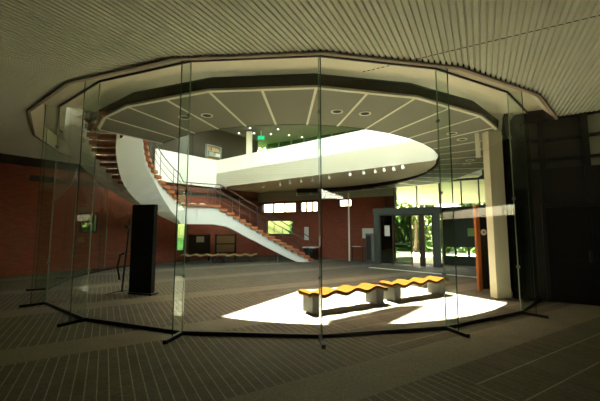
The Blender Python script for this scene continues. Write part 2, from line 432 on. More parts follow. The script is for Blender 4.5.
# outdoor eave
ea = [B0+BD*(s_b-.5)-BN*.3, B0+BD*16.5-BN*.3, B0+BD*16.5-BN*6.5, B0+BD*(s_b-.5)-BN*6.5]
struct(MB().poly_prism(ea, [3.98, 3.98, 3.34, 3.34], [4.4, 4.4, 3.6, 3.6]).build('ceiling_eave', M['cream']), 'pale sloping eave over the forecourt', 'eave')

# ------------------------------------------------------------------ corrugated ceiling with the round opening
def line_convex(p, d, poly):
    lo, hi = -1e9, 1e9
    n = len(poly)
    for i in range(n):
        a = Vector(poly[i]); b = Vector(poly[(i+1) % n]); e = b-a; nn = Vector((-e.y, e.x))   # inward for ccw
        den = nn.dot(d); num = nn.dot(a-p)
        if abs(den) < 1e-9:
            if num > 0: return None
        elif den > 0: lo = max(lo, num/den)
        else: hi = min(hi, num/den)
    return (lo, hi) if hi-lo > .05 else None
def crossings(p, d, poly):
    n = len(poly); out = []
    for i in range(n):
        a = Vector(poly[i])-p; b = Vector(poly[(i+1) % n])-p
        ca = d.x*a.y-d.y*a.x; cb = d.x*b.y-d.y*b.x
        if (ca > 0) != (cb > 0):
            t = ca/(ca-cb); q = a+(b-a)*t; out.append(q.dot(d))
    return sorted(out)
RR = 8.42
hole = [tuple(rad(k, RR)) for k in range(-7, 5)]+[(9.5, 12), (9.5, 30), (-7.5, 30)]
room = [(-14.0, -5.0), (13.0, -5.0), (13.0, 3.4), (9.5, 12), (-2.9, 21.6), (-14.0, 7.2)]
cd = Vector((.485, .875)).normalized(); cn = Vector((cd.y, -cd.x))
PITCH = .081
prof = []
v = -22.0
while v < 22:
    prof += [(v, 4.378), (v+.052, 4.378), (v+.057, 4.43), (v+.074, 4.43)]; v += PITCH
bm = bmesh.new(); prev = None
SEAM = None
for (v, z) in prof:
    p = cn*v; iv = line_convex(p, cd, room); segs = []
    if iv:
        cr = crossings(p, cd, hole); cur = iv[0]; inside = False
        pts = [iv[0]]
        for c in cr: pts.append(c)
        pts.append(1e9)
        # alternate outside/inside
        edges = [-1e9]+cr+[1e9]
        for q in range(0, len(edges)-1, 2):
            a = max(edges[q], iv[0]); b = min(edges[q+1], iv[1])
            if b-a > .01: segs.append((a, b))
    row = [(bm.verts.new((*(p+cd*a), z)), bm.verts.new((*(p+cd*b), z))) for a, b in segs]
    if prev is not None and len(prev) == len(row):
        for (a0, b0), (a1, b1) in zip(prev, row): bm.faces.new((a0, b0, b1, a1))
    elif prev is not None and prev and row:
        (a0, b0), (a1, b1) = prev[0], row[0]
        bm.faces.new((a0, b0, b1, a1))
    prev = row
mb = MB(); mb.bm.free(); mb.bm = bm
ce = struct(mb.build('ceiling', M['corrugated']), 'corrugated metal ceiling with parallel ribs', 'ceiling')
# lap seam across the ribs
sm = MB()
sp0 = Vector((1.13, 5.35)); sd = Vector((-cn.x, -cn.y))
for q in range(0, 64):
    c = sp0+cn*(q*PITCH)
    vv = c.dot(cn); k = math.floor((vv+22)/PITCH+1e-6); base = -22+k*PITCH
    c = c+cn*(base+.026-vv)
    sm.obox(c, cn, -.026, .026, -.006, .006, 4.372, 4.380)
sm.build('seam', M['darkbrown'], ce)

# soffit and rim round the glass drum
ks = list(range(-7, 5))
mb = MB()
for a, b in zip(ks[:-1], ks[1:]):
    sec = [(8.20, 4.62), (7.15, 4.66)] if a >= -3 else [(8.20, 4.62), (7.74, 4.64)]
    for (r0, z0), (r1, z1) in zip(sec[:-1], sec[1:]):
        p = [(*rad(a, r0), z0), (*rad(b, r0), z0), (*rad(b, r1), z1), (*rad(a, r1), z1)]
        q = [(x, y, z+.04) for x, y, z in p]
        mb.hexa(p, q)
    p = [(*rad(a, 8.40), 4.36), (*rad(b, 8.40), 4.36), (*rad(b, 8.18), 4.63), (*rad(a, 8.18), 4.63)]
    mb.hexa(p, [(x*1.0, y, z+.05) for x, y, z in p])
struct(mb.build('ceiling_soffit', M['cream']), 'cream soffit above the glass ring', 'soffit')
mb = MB()  # matt black lining puts the shade of the gap into colour
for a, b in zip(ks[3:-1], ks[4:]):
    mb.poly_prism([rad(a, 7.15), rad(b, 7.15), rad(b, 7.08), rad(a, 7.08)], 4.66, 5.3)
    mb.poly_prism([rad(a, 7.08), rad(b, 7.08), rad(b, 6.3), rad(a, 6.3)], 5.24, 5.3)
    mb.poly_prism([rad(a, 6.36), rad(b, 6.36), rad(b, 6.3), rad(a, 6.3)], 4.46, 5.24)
struct(mb.build('trim_gap_shade', M['void']), 'black lining painted for the shade above the edge of the ring ceiling', 'trim')
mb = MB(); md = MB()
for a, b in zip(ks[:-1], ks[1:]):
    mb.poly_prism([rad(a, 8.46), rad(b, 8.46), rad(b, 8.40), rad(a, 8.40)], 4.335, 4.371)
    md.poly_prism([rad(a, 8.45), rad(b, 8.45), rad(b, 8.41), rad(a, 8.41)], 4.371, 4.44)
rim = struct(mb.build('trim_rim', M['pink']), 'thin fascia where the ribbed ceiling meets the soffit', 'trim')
md.build('painted_shadow_gap', M['black'], rim)  # black strip painted as the shade at the rib ends

# ------------------------------------------------------------------ ring ceiling (suspended, tilted, open to the upper storey)
K0, K1 = -6, 22
def ring_pt(k, r):
    a = R(3.9+8*k); return Vector((RING_C.x+r*math.sin(a), RING_C.y-r*math.cos(a)))
def ring_ro(k):
    a = R(3.9+8*k); d = Vector((math.sin(a), -math.cos(a))); ro = RO if k % 2 == 0 else RO*math.cos(R(8))
    if k == -6: ro = 7.16
    # stay inside the back wall and the inner right wall
    den = d.dot(-BN)
    if den > 1e-6: ro = min(ro, ((B0-RING_C).dot(-BN)-.06)/den)
    n2 = Vector((R2D.y, -R2D.x)).normalized(); den = d.dot(n2)
    if den > 1e-6: ro = min(ro, ((R2a-RING_C).dot(n2)-.03)/den)
    return max(ro, RI+.3)
canopy = thing('ring_canopy', (RING_C.x, RING_C.y, 4.0), 'tilted ring shaped ceiling of pale panels hung inside the glass drum', 'ceiling', kind='thing')
mb = MB(); mo = MB(); mi = MB()
TH = .03
for k in range(K0, K1):
    o0, o1, i0, i1 = ring_pt(k, ring_ro(k)), ring_pt(k+1, ring_ro(k+1)), ring_pt(k, RI), ring_pt(k+1, RI)
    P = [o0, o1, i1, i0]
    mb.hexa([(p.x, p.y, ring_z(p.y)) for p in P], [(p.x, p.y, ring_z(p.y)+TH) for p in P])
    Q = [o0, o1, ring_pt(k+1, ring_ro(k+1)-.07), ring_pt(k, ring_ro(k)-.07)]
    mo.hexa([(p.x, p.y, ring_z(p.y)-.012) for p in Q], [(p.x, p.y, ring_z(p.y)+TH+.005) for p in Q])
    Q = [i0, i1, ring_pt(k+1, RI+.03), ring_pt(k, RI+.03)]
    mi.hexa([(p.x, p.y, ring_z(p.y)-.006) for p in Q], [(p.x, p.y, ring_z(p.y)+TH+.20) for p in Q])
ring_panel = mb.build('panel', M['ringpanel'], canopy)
for k in range(K0, K1+1):
    a = R(3.9+8*k); d = Vector((math.sin(a), -math.cos(a))); n = Vector((-d.y, d.x))*.026
    o, i = ring_pt(k, ring_ro(k)-.03), ring_pt(k, RI+.02)
    P = [o+n, o-n, i-n, i+n]
    mj = MB(); mj.hexa([(p.x, p.y, ring_z(p.y)-.010) for p in P], [(p.x, p.y, ring_z(p.y)+.025) for p in P])
    mj.build('joint_strip', M['joint'], ring_panel)
mo.build('outer_edge', M['joint'], canopy)
mi.build('inner_edge', M['black'], canopy)

# downlights in the ring
DL = [(184.5, 117, 'dark round downlight in the ring ceiling behind the fin crossing the upper stair flight'),
      (207, 115, 'dark round downlight in the ring ceiling between the stair and the central glass edge'),
      (337, 111, 'dark round downlight in the ring ceiling just right of the central glass edge'),
      (365, 113, 'dark round downlight in the ring ceiling, second right of the central glass edge'),
      (452, 133, 'dark downlight in the ring ceiling behind a glass fin near the cream column'),
      (462, 139, 'dark downlight in the ring ceiling between a glass fin and the cream column'),
      (470, 160, 'small dark downlight far back in the ring ceiling, upper of two beside the cream column'),
      (467, 164, 'small dark downlight far back in the ring ceiling, lower of two beside the cream column')]
F_, TH_, PX, PY, EYE = 326.9, .0944, 300, 197.67, 1.7
def sight(x, y):
    a = (x-PX)/F_; b = -(y-PY)/F_; c, s_ = math.cos(TH_), math.sin(TH_)
    return Vector((a, c-b*s_, s_+b*c))
def on_ring(x, y):
    d = sight(x, y); t = (4.0-EYE+.044*13.27)/(d.z+.044*d.y); return d*t+Vector((0, 0, EYE))
def on_z(x, y, z):
    d = sight(x, y); return d*((z-EYE)/d.z)+Vector((0, 0, EYE))
for x, y, lab in DL:
    p = on_ring(x, y); p.z = ring_z(p.y)
    t = thing('downlight', p, lab, 'downlight', 'downlights in the ring ceiling')
    mb = MB()
    n = 24; ring = []
    for (r, z) in ((.135, -.004), (.135, -.02), (.10, -.02), (.10, -.004)):
        ring.append([p+Vector((r*math.cos(2*PI*q/n), r*math.sin(2*PI*q/n), z)) for q in range(n)])
    mb.loft(ring+[ring[0]], caps=False).build('trim_ring', M['joint'], t)
    MB().disc(p+Vector((0, 0, -.012)), (0, 0, 1), .10, .008).build('lens', M['black'], t)

# ------------------------------------------------------------------ upper floor and its white parapet
PZ0, PZ1 = 4.05, 5.62
C1 = Vector((-4.82, 18.6)); PR = Vector((4.56, 11.10)); PL = Vector((-7.05, 15.8))
pd = (PR-C1).normalized()
slab = [C1, PR]
for q in range(0, 5):
    a = R(66+q*6); slab.append(Vector((RING_C.x+5.36*math.sin(a), RING_C.y-5.36*math.cos(a))))
slab += [Vector((8.0, 14.2)), Vector((8.2, 14.9)), Bp(.3, .1), C1+Vector((-.3, .3))]
struct(MB().poly_prism(slab, PZ0, 4.85).build('floor_upper', M['cream']), 'upper floor slab with a cream soffit', 'floor')
pw = MB()
pw.poly_prism([C1, PR, PR+Vector((.08, .11)), C1+Vector((.0, .14))], PZ0-.01, PZ1)
pw.poly_prism([C1, C1+Vector((-.12, .05)), PL+Vector((-.1, .05)), PL], PZ0-.01, PZ1)
struct(pw.build('wall_balcony', M['white']), 'plain white parapet wall of the upper floor', 'parapet')
# spotlights under the soffit
SPX = [(263, 186), (280, 184.5), (290, 182.7), (301, 181), (312, 179.5), (329, 177), (350, 173.5), (363.5, 172), (375, 170.5), (384, 169), (393.5, 168), (402.5, 166)]
ordn = ['first', 'second', 'third', 'fourth', 'fifth', 'sixth', 'seventh', 'eighth', 'ninth', 'tenth', 'eleventh', 'twelfth']
for q, (x, y) in enumerate(SPX):
    p = on_z(x, y-2.5, PZ0)
    t = thing('spotlight', p, 'small white spotlight under the balcony, %s along from the stair' % ordn[q], 'spotlight', 'spotlights under the balcony soffit')
    MB().disc(p, (0, 0, -1), .05, .02, 12).build('mount', M['white'], t)
    sm_ = MB().tube([p+Vector((0, 0, -.02)), p+Vector((0, 0, -.09))], .012).build('stem', M['white'], t)
    MB().disc(p+Vector((0, .02, -.08)), (.1, -.35, -1), .045, .14, 14, .06).build('lamp_head', M['white'], t)
# upper storey things
for q, (x, y) in enumerate([(232, 137), (239, 133), (254, 133), (250, 128), (245, 143), (278, 129), (289, 135), (302, 137), (217, 141), (271, 134)]):
    p = on_z(x, y, ROOF)
    if p.y > 22.4: p = on_z(x, y, ROOF); p *= 1
    o = MB().disc(p, (0, 0, -1), .05, .03, 14).build('ceiling_lamp', M['lamp'])
    tag(o, 'tiny lit lamp on the dark upper ceiling, %s of the scattered lights' % ordn[q], 'lamp', 'lit lamps on the upper ceiling')
p = on_z(251, 150, 5.9); cpos = Vector((-3.1, 19.6))
o = MB(); o.box(cpos.x-.16, cpos.x+.16, cpos.y-.16, cpos.y+.16, 4.85, ROOF)
struct(o.build('column_upper', M['white']), 'white square column behind the parapet upstairs', 'column')
sg = thing('exit_sign', (-2.35, 19.3, 7.05), 'green lit exit sign hanging beside the white column upstairs', 'sign')
MB().box(-2.55, -2.15, 19.27, 19.33, 7.05, 7.27).build('face', M['exit'], sg)
MB().tube([(-2.35, 19.3, 7.27), (-2.35, 19.3, ROOF)], .015).build('hanger', M['white'], sg)
sB0 = 4.22
sh = thing('shelf_unit', (*Lp(sB0-.5, .12), 4.85), 'grey shelf unit against the upper wall behind the white parapet', 'shelf')
for z in (4.85, 5.35, 5.82, 6.12, 6.45): MB().obox(L0, LD, sB0-1.0, sB0, .02, .22, z, z+.05).build('shelf', M['greypaper'], sh)
for a_ in (sB0-1.0, sB0-.04): MB().obox(L0, LD, a_, a_+.04, .02, .22, 4.9, 6.45).build('side_panel', M['greypaper'], sh)
MB().obox(L0, LD, sB0-1.0, sB0, .02, .04, 4.9, 6.45).build('back_panel', M['board'], sh)
for q, (a_, w_, h_, z_, mt, lab) in enumerate([(.08, .3, .2, 5.88, 'paper', 'white box on the grey shelf unit upstairs'), (.5, .36, .22, 5.88, 'greypaper', 'grey box on the grey shelf unit upstairs'),
                                               (.25, .4, .2, 6.18, 'board', 'brown box on the grey shelf unit upstairs')]):
    tag(MB().obox(L0, LD, sB0-1+a_, sB0-1+a_+w_, .06, .2, z_, z_+h_).build('storage_box', M[mt]), lab, 'box')
struct(MB().poly_prism([C1+Vector((-.05, .1)), PL, Lp(7.2, .01), Lp(3.4, .01)], 4.35, 4.85).build('floor_gallery', M['cream']), 'narrow upper gallery floor behind the parapet', 'floor')

# ------------------------------------------------------------------ glass drum
pane_lab = {-7: 'tall glass panel meeting the brick wall behind the black display board',
            -6: 'tall glass panel of the drum, one out from the panel meeting the brick wall',
            -5: 'tall glass panel of the drum, two out from the panel meeting the brick wall',
            -4: 'narrow looking glass panel on the extreme left of the drum between two close glass fins',
            -3: 'tall glass panel on the left front of the drum, across from the black display board',
            -2: 'tall front glass panel through which the stair and the black display board show',
            -1: 'wide front glass panel left of the central glass edge',
            0: 'wide front glass panel right of the central edge, before the two wavy benches',
            1: 'tall front glass panel before the cream column carrying the pale band of reflection',
            2: 'tall glass panel at the right end of the drum touching the dark wall'}
for k in range(-7, 3):
    a, b = rad(k, RG), rad(k+1, RG)
    d = (b-a).normalized(); L = (b-a).length
    mid = (a+b)/2
    t = thing('glass_screen', (mid.x, mid.y, 0), pane_lab[k], 'glass panel', 'glass panels of the drum')
    mb = MB(); mb.obox(a, d, .012, L-.012, -.006, .006, .06, H_GLASS); mb.build('pane', M['glass'], t)
    MB().obox(a, d, 0, L, -.03, .03, 0, .062).build('bottom_rail', M['blackmetal'], t)
    MB().obox(a, d, 0, L, -.016, .016, H_GLASS-.005, H_GLASS+.022).build('top_rail', M['blackmetal'], t)
fin_lab = {-6: 'glass fin at the far side of the drum, nearest the brick wall', -5: 'glass fin at the far side of the drum, second from the brick wall',
           -4: 'glass fin on the left extreme of the drum, farther of the two close fins', -3: 'glass fin on the left extreme of the drum, nearer of the two close fins',
           -2: 'glass fin on the left front, before the scalloped stair edge', -1: 'green edged glass fin crossing the upper stair flight',
           0: 'glass fin standing edge on at the front of the drum by the wavy bench', 1: 'green edged glass fin at the right end of the wavy benches',
           2: 'glass fin just right of the cream column', 3: 'glass fin where the drum meets the dark right wall'}
for k in range(-6, 4):
    p = rad(k, RG); d = (p-Vector((CX, CY))).normalized()
    t = thing('glass_fin', (p.x, p.y, 0), fin_lab[k], 'glass fin', 'glass fins of the drum')
    fn = MB().obox(p, d, .008, .262, -.009, .009, .05, H_GLASS-.02).build('fin', M['fin'], t)
    e = MB(); e.obox(p, d, -.010, .006, -.007, .007, .05, H_GLASS-.02); e.build('inner_edge', M['edgelight'], fn)
    e = MB(); e.obox(p, d, .262, .272, -.008, .008, .05, H_GLASS-.02); e.build('outer_edge', M['edge'], fn)
    MB().obox(p, d, -.05, .46, -.028, .028, 0, .055).build('foot', M['blackmetal'], t)
    for z in (.9, 2.3, 3.6): MB().obox(p, d, -.03, .03, -.018, .018, z, z+.05).build('clamp', M['steelgrey'], t)

# ------------------------------------------------------------------ column, display panels, benches
c = thing('support_column', (4.9, 8.35, 0), 'cream column holding the ring ceiling near the dark right wall', 'column', kind='structure')
MB().obox((4.98, 8.3), (.99, .12), -.19, .19, -.12, .12, 0, 4.2).build('shaft', M['cream'], c, bevel=.01)
MB().obox((4.66, 8.4), (.86, .51), -.03, .03, -.05, .05, 3.55, 4.2).build('bracket', M['joint'], c)

def dirv(a): return Vector((math.cos(a), math.sin(a)))
bp = thing('display_board', (-4.15, 8.75, 0), 'tall plain black display board standing on the paved floor by the stair', 'display board')
d = Vector((.95, -.30)).normalized()
MB().obox((-4.15, 8.75), d, -.36, .36, -.07, .07, .04, 2.34).build('board', M['black'], bp, bevel=.01)
MB().obox((-4.15, 8.75), d, -.33, .42, -.12, .12, 0, .04).build('base', M['blackmetal'], bp)
sd_ = thing('stanchion', (-4.75, 8.85, 0), 'thin dark stand leaning beside the black display board', 'stand')
MB().tube([(-4.72, 8.85, .03), (-4.70, 8.9, .7), (-4.66, 8.92, 1.35), (-4.64, 8.93, 1.95)], .025).build('pole', M['blackmetal'], sd_)
MB().disc((-4.66, 8.86, 1.75), (0, -1, 0), .06, .04).build('lamp_head', M['handrail'], sd_)
MB().tube([(-4.95, 8.5, .03), (-4.72, 8.85, .08), (-4.6, 9.1, .03)], .02).build('foot', M['steelgrey'], sd_)
MB().tube([(-4.80, 8.85, .35), (-4.86, 8.84, .7), (-4.80, 8.84, 1.0), (-4.71, 8.88, 1.05)], .03).build('cable_coil', M['black'], sd_)

rp = thing('display_board', (5.4, 9.2, 0), 'dark freestanding board with an orange post along one side, by the cream column', 'display board')
d = Vector((.97, .10)).normalized()
MB().obox((4.93, 9.15), d, -.05, .06, -.05, .05, 0, 2.36).build('post', M['orangepaint'], rp, bevel=.008, label='orange painted post')
MB().obox((4.93, 9.15), d, .06, .60, -.04, .04, .05, 2.30).build('board', M['darkwall'], rp)
q = Vector((4.93, 9.15))+d*.155+Vector((d.y, -d.x))*.052
sgn = thing('round_sign', (q.x, q.y, 1.56), 'small round white sign on the dark board beside the orange post', 'sign')
MB().disc((q.x, q.y, 1.60), (d.y, -d.x, 0), .085, .008, 24).build('disc', M['paper'], sgn)
MB().disc((q.x+d.y*.008, q.y-d.x*.008, 1.60), (d.y, -d.x, 0), .035, .004, 16).build('dot', M['greypaper'], sgn)
q = Bp(sx(470), .03)
tag(MB().obox(q, BD, -.14, .14, -.01, .01, 1.35, 1.72).build('notice', principled('green_notice', (.35, .55, .18), .6, .2)), 'small green notice on the dark board left of the orange post', 'notice')

BDIR = Vector((.87, .48)).normalized(); BNRM = Vector((-BDIR.y, BDIR.x))
def bench(name, start, d, length, label, wave=.56, amp=.034, width=.46, legs=(.2, -.2), dark=False, phase=0, hgt=.40, group=None, legw=.22, lift=None):
    d = V2(d).normalized(); n = Vector((-d.y, d.x)); start = V2(start)
    c = start+d*length/2
    t = thing(name, (c.x, c.y, 0), label, 'bench', group)
    def prof(x): return hgt+amp*math.sin(2*PI*x/wave+phase)
    nn = 48; top = []
    mb = MB(); rings = []
    for q in range(nn+1):
        x = length*q/nn; z = prof(x); p = start+d*x
        a, b = p-n*width/2, p+n*width/2
        rings.append([(a.x, a.y, z-.05), (b.x, b.y, z-.05), (b.x, b.y, z), (a.x, a.y, z)])
    mb.loft(rings); st = mb.build('seat', [M['shadebench' if dark else 'sunlit_bench_wood']], t)
    mb = MB(); rings = []
    for q in range(nn+1):
        x = length*q/nn; z = prof(x)-.05; p = start+d*x
        a, b = p-n*(width/2-.015), p+n*(width/2-.015)
        rings.append([(a.x, a.y, z-.03), (b.x, b.y, z-.03), (b.x, b.y, z), (a.x, a.y, z)])
    mb.loft(rings).build('seat_rail', M['bench_edge'], st)
    for lx in legs:
        x = lx if lx >= 0 else length+lx
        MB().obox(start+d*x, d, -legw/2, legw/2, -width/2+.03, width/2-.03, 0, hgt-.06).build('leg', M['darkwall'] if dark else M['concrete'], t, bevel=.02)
    return t
bench('wavy_bench', (.07, 6.80), BDIR, 2.08, 'wavy wooden bench in the sunlight, nearer of the two on concrete legs', phase=.6, group='wavy benches in the sun')
bench('wavy_bench', (2.03, 7.93), BDIR, 1.98, 'wavy wooden bench in the sunlight, farther of the two beside the cream column', phase=.2, group='wavy benches in the sun')
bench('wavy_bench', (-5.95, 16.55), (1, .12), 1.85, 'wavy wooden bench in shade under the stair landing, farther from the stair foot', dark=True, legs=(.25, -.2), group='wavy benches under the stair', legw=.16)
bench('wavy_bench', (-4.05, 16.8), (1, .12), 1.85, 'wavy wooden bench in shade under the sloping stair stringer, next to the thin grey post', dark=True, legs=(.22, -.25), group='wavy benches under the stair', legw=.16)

# framed notice boards behind those benches
def framed(name, c, d, w, z0, z1, face, label, papers=()):
    d = V2(d).normalized(); c = V2(c)
    t = thing(name, (c.x, c.y, 0), label, 'notice board', 'boards behind the shaded benches')
    MB().obox(c, d, -w/2, w/2, -.02, .02, z0, z1).build('face', face, t)
    for x in (-w/2, w/2): MB().obox(c, d, x-.05, x+.05, -.04, .04, 0, z1+.06).build('post', M['blackmetal'], t)
    fr = MB()
    for z in (z0, z1, (z0+z1)/2): fr.obox(c, d, -w/2, w/2, -.035, .035, z-.03, z+.03)
    fr.build('rail', M['blackmetal'], t)
    return t
framed('notice_board', (-5.35, 17.55), (.95, .3), 1.0, .4, 1.35, M['redwall'], 'framed dark red board with a pale paper on it, behind the shaded bench')
framed('notice_board', (-4.05, 17.95), (.95, .3), 1.05, .4, 1.35, M['board'], 'framed brown board without paper, behind the shaded bench')
q = Vector((-5.3, 17.50)); 
tag(MB().obox(q, (.95, .3), -.2, .2, -.008, .0, .98, 1.28).build('notice', M['paper']), 'pale paper sheet pinned to the framed board behind the bench', 'notice')

# ------------------------------------------------------------------ curved stair
low = [(.62, 17.05), (-.75, 16.55), (-2.19, 16.0), (-3.1, 15.62), (-3.96, 15.2)]
lan = [(-3.96, 15.2), (-4.5, 14.9), (-4.93, 14.6), (-5.2, 14.35)]
upp = [(-5.2, 14.35), (-5.44, 13.8), (-5.62, 13.1), (-5.67, 12.4), (-5.63, 11.8), (-5.42, 11.1), (-5.12, 10.4), (-4.72, 9.75)]
def resample(pl, n):
    P = [Vector(p) for p in pl]; cum = [0]
    for a, b in zip(P[:-1], P[1:]): cum.append(cum[-1]+(b-a).length)
    out = []
    for q in range(n+1):
        s_ = cum[-1]*q/n; i = 0
        while i < len(P)-2 and cum[i+1] < s_: i += 1
        f_ = (s_-cum[i])/(cum[i+1]-cum[i]); 
        p0, p1, p2, p3 = P[max(i-1, 0)], P[i], P[i+1], P[min(i+2, len(P)-1)]
        t = f_
        out.append(.5*((2*p1)+(p2-p0)*t+(2*p0-5*p1+4*p2-p3)*t*t+(3*p1-p0-3*p2+p3)*t**3))
    return out
NL, NU = 17, 16
RISE = 2.80/NL
pl, pn_, pu = resample(low, NL), resample(lan, 4), resample(upp, NU)
def outward(path, i):
    a = path[max(i-1, 0)]; b = path[min(i+1, len(path)-1)]; d = (b-a).normalized()
    return Vector((d.y, -d.x)) if False else Vector((d.y, -d.x))
allp = pl+pn_[1:]+pu[1:]
def nrm(i):
    a = allp[max(i-1, 0)]; b = allp[min(i+1, len(allp)-1)]; d = (b-a).normalized(); return Vector((d.y, -d.x))
nA = len(allp); iL0, iL1 = NL, NL+4
def zlev(i):
    if i <= iL0: return RISE*i
    if i <= iL1: return 2.80
    return 2.80+RISE*(i-iL1)
def width(i): return 1.55+.22*min(1, max(0, (i-10)/14))
def depth(i):
    if i <= iL0-2: return .42+.25*i/(iL0-2)
    if i <= iL0: return .67+.23*(i-iL0+2)/2
    if i <= iL1+2: return .90
    return .90-.25*(i-iL1-2)/(nA-iL1-2)
st = thing('curved_staircase', (-2.5, 15.5, 0), 'curved cream staircase with orange wooden treads rising to the upper floor', 'staircase')
# main beam
mb = MB(); rings = []
for i in range(nA):
    p, n = allp[i], nrm(i); z = zlev(i); zb = max(.0, z-depth(i)); zt = max(.03, z-.02)
    k_ = min(1, max(0, (i-iL1)/6)); off = .34+.42*k_
    a = p; b = p+n*off; m_ = zt-(zt-zb)*(1-.72*k_)
    rings.append([(a.x, a.y, max(zb, m_)), (b.x-n.x*.02, b.y-n.y*.02, zb-.12*k_), (b.x, b.y, zt), (a.x, a.y, zt)])
mb.loft(rings).build('stringer', M['white'], st)
# outer scalloped stringer
mb = MB(); rings = []
for i in range(iL0-1, nA):
    p, n = allp[i], nrm(i); w = width(i); z = zlev(i)
    for h_ in ((0, 0), (.25, .7), (.5, 1.), (.75, .7)):
        j = min(i+h_[0], nA-1); i0 = int(j); f_ = j-i0; i1 = min(i0+1, nA-1)
        pp = allp[i0].lerp(allp[i1], f_); nn_ = nrm(i0).lerp(nrm(i1), f_); ww = width(j); zz = zlev(i0)*(1-f_)+zlev(i1)*f_
        a = pp+nn_*(ww-.02); b = pp+nn_*(ww+.42); bulge = .10*h_[1]; a = a-nn_*(.16*h_[1])
        rings.append([(a.x, a.y, zz-.40), (b.x, b.y, zz-.28), (b.x, b.y, zz+.12+bulge), (a.x, a.y, zz+.06+bulge)])
mb.loft(rings).build('outer_stringer', M['white'], st)
# treads
def tread(i, j, z):
    p0, p1, n0, n1 = allp[i], allp[j], nrm(i), nrm(j)
    d = (p1-p0).normalized()*.03
    q = [p0-n0*.13-d, p1-n1*.13, p1+n1*width(j), p0+n0*width(i)-d]
    MB().poly_prism(q, z-.13, z).build('tread', M['orange_wood'], st, bevel=.008)
for i in range(0, NL): tread(i, i+1, RISE*(i+1) if i < NL-1 else 2.8)
mb = MB()
q = [allp[i]-nrm(i)*.13 for i in range(iL0, iL1+1)]+[allp[i]+nrm(i)*width(i) for i in range(iL1, iL0-1, -1)]
mb.poly_prism(q, 2.70, 2.80).build('landing', M['orange_wood'], st)
for i in range(iL1, nA-1): tread(i, i+1, zlev(i+1))
# railings: three rails on the inner side, one on the outer
def rail(off, h, i0, i1, r=.018, name='handrail'):
    path = []
    for i in range(i0, i1+1):
        p = allp[i]+nrm(i)*(off if off < .5 else width(i)-.06); path.append((p.x, p.y, zlev(min(i+1, nA-1) if not iL0 <= i <= iL1 else i)+h))
    MB().tube(path, r).build(name, M['handrail'], st)
for h in (.35, .65): rail(-.07, h, 0, nA-1, .011, 'cable_rail')
rail(-.07, .95, 0, nA-1, .022)
rail(9, .92, 0, nA-1, .022); rail(9, .5, 0, nA-1, .011, 'cable_rail')
for i in list(range(1, NL, 3))+[iL0, iL0+3]+list(range(iL1+2, nA, 3)):
    for off in (-.07, width(i)-.06):
        p = allp[i]+nrm(i)*off; z = zlev(min(i+1, nA-1) if not iL0 <= i <= iL1 else i)
        MB().tube([(p.x, p.y, z-.03), (p.x, p.y, z+.95)], .015).build('baluster', M['handrail'], st)
pp = allp[6]+nrm(6)*.31
MB().tube([(pp.x, pp.y, 0), (pp.x, pp.y, zlev(6)-depth(6)+.02)], .05).build('support_post', M['steelgrey'], st)

# ------------------------------------------------------------------ entrance lobby
s0, s1, PRJ = s_entr0, s_entr1, 1.45
lob = thing('entrance_lobby', (*Bp((s0+s1)/2, PRJ/2), 0), 'grey green glazed entrance lobby with glass doors standing out from the back wall', 'entrance lobby', kind='structure')
fr = MB()
P = Bp(0, PRJ); e = [s0, s0+.40, s0+1.42, s0+1.98, s0+2.18, s0+2.62, s1]
hdr = 2.38
for (a, b) in ((s0, s0+.26), (s1-.28, s1)): fr.obox(P, BD, a, b, 0, .12, 0, hdr)
fr.obox(P, BD, s0, s1, 0, .12, hdr, 2.68)
for a in (s0, s1-.1): fr.obox(Bp(a, PRJ), -BN, .12, PRJ, 0, .10, 2.4, 2.68); fr.obox(Bp(a, PRJ), -BN, .12, PRJ, 0, .08, 0, .1)
fr.obox(P, BD, s0, s1, .12, PRJ-.02, 2.62, 2.68)
fr.build('lobby_frame', M['lobby'], lob)
x0, x1 = s0+.26, s1-.28; W = x1-x0
fb = MB()
for a in (x0, x0+.25*W, x0+.60*W, x1-.05): fb.obox(P, BD, a, a+.05, .02, .10, 0, hdr)
fb.obox(P, BD, x0, x1, .02, .10, hdr-.07, hdr); fb.obox(P, BD, x0+.75*W, x0+.845*W, .02, .10, 0, hdr)
fb.build('door_frame', M['darkbrown'], lob)
MB().obox(P, BD, x0+.05, x0+.25*W, .05, .062, .05, hdr-.07).build('door_leaf', M['doorglass'], lob)
leaf = MB().obox(P, BD, x0+.25*W+.05, x0+.60*W, .05, .062, .05, hdr-.07).build('door_leaf', M['doorglass'], lob)
MB().obox(P, BD, x0+.845*W, x1-.05, .05, .062, .05, hdr-.07).build('side_glass', M['window'], lob)
pb = MB(); pb.obox(P, BD, x0+.30*W, x0+.58*W, .03, .05, .95, 1.0); pb.build('push_bar', M['steelgrey'], leaf)
tag(MB().obox(P, BD, x0+.10*W, x0+.20*W, .035, .045, 1.35, 1.85).build('notice', M['paper']), 'white paper notice on the dark glass entrance door', 'notice')
# pale strip painted for light falling across the floor
thr = MB(); ta, tb = Vector((3.05, 14.6)), Vector((6.6, 11.25)); thr.obox(ta, tb-ta, 0, (tb-ta).length, -.07, .07, .0, .012)
struct(thr.build('trim_light_strip', M['white']), 'pale strip painted for light falling on the floor before the entrance', 'trim')

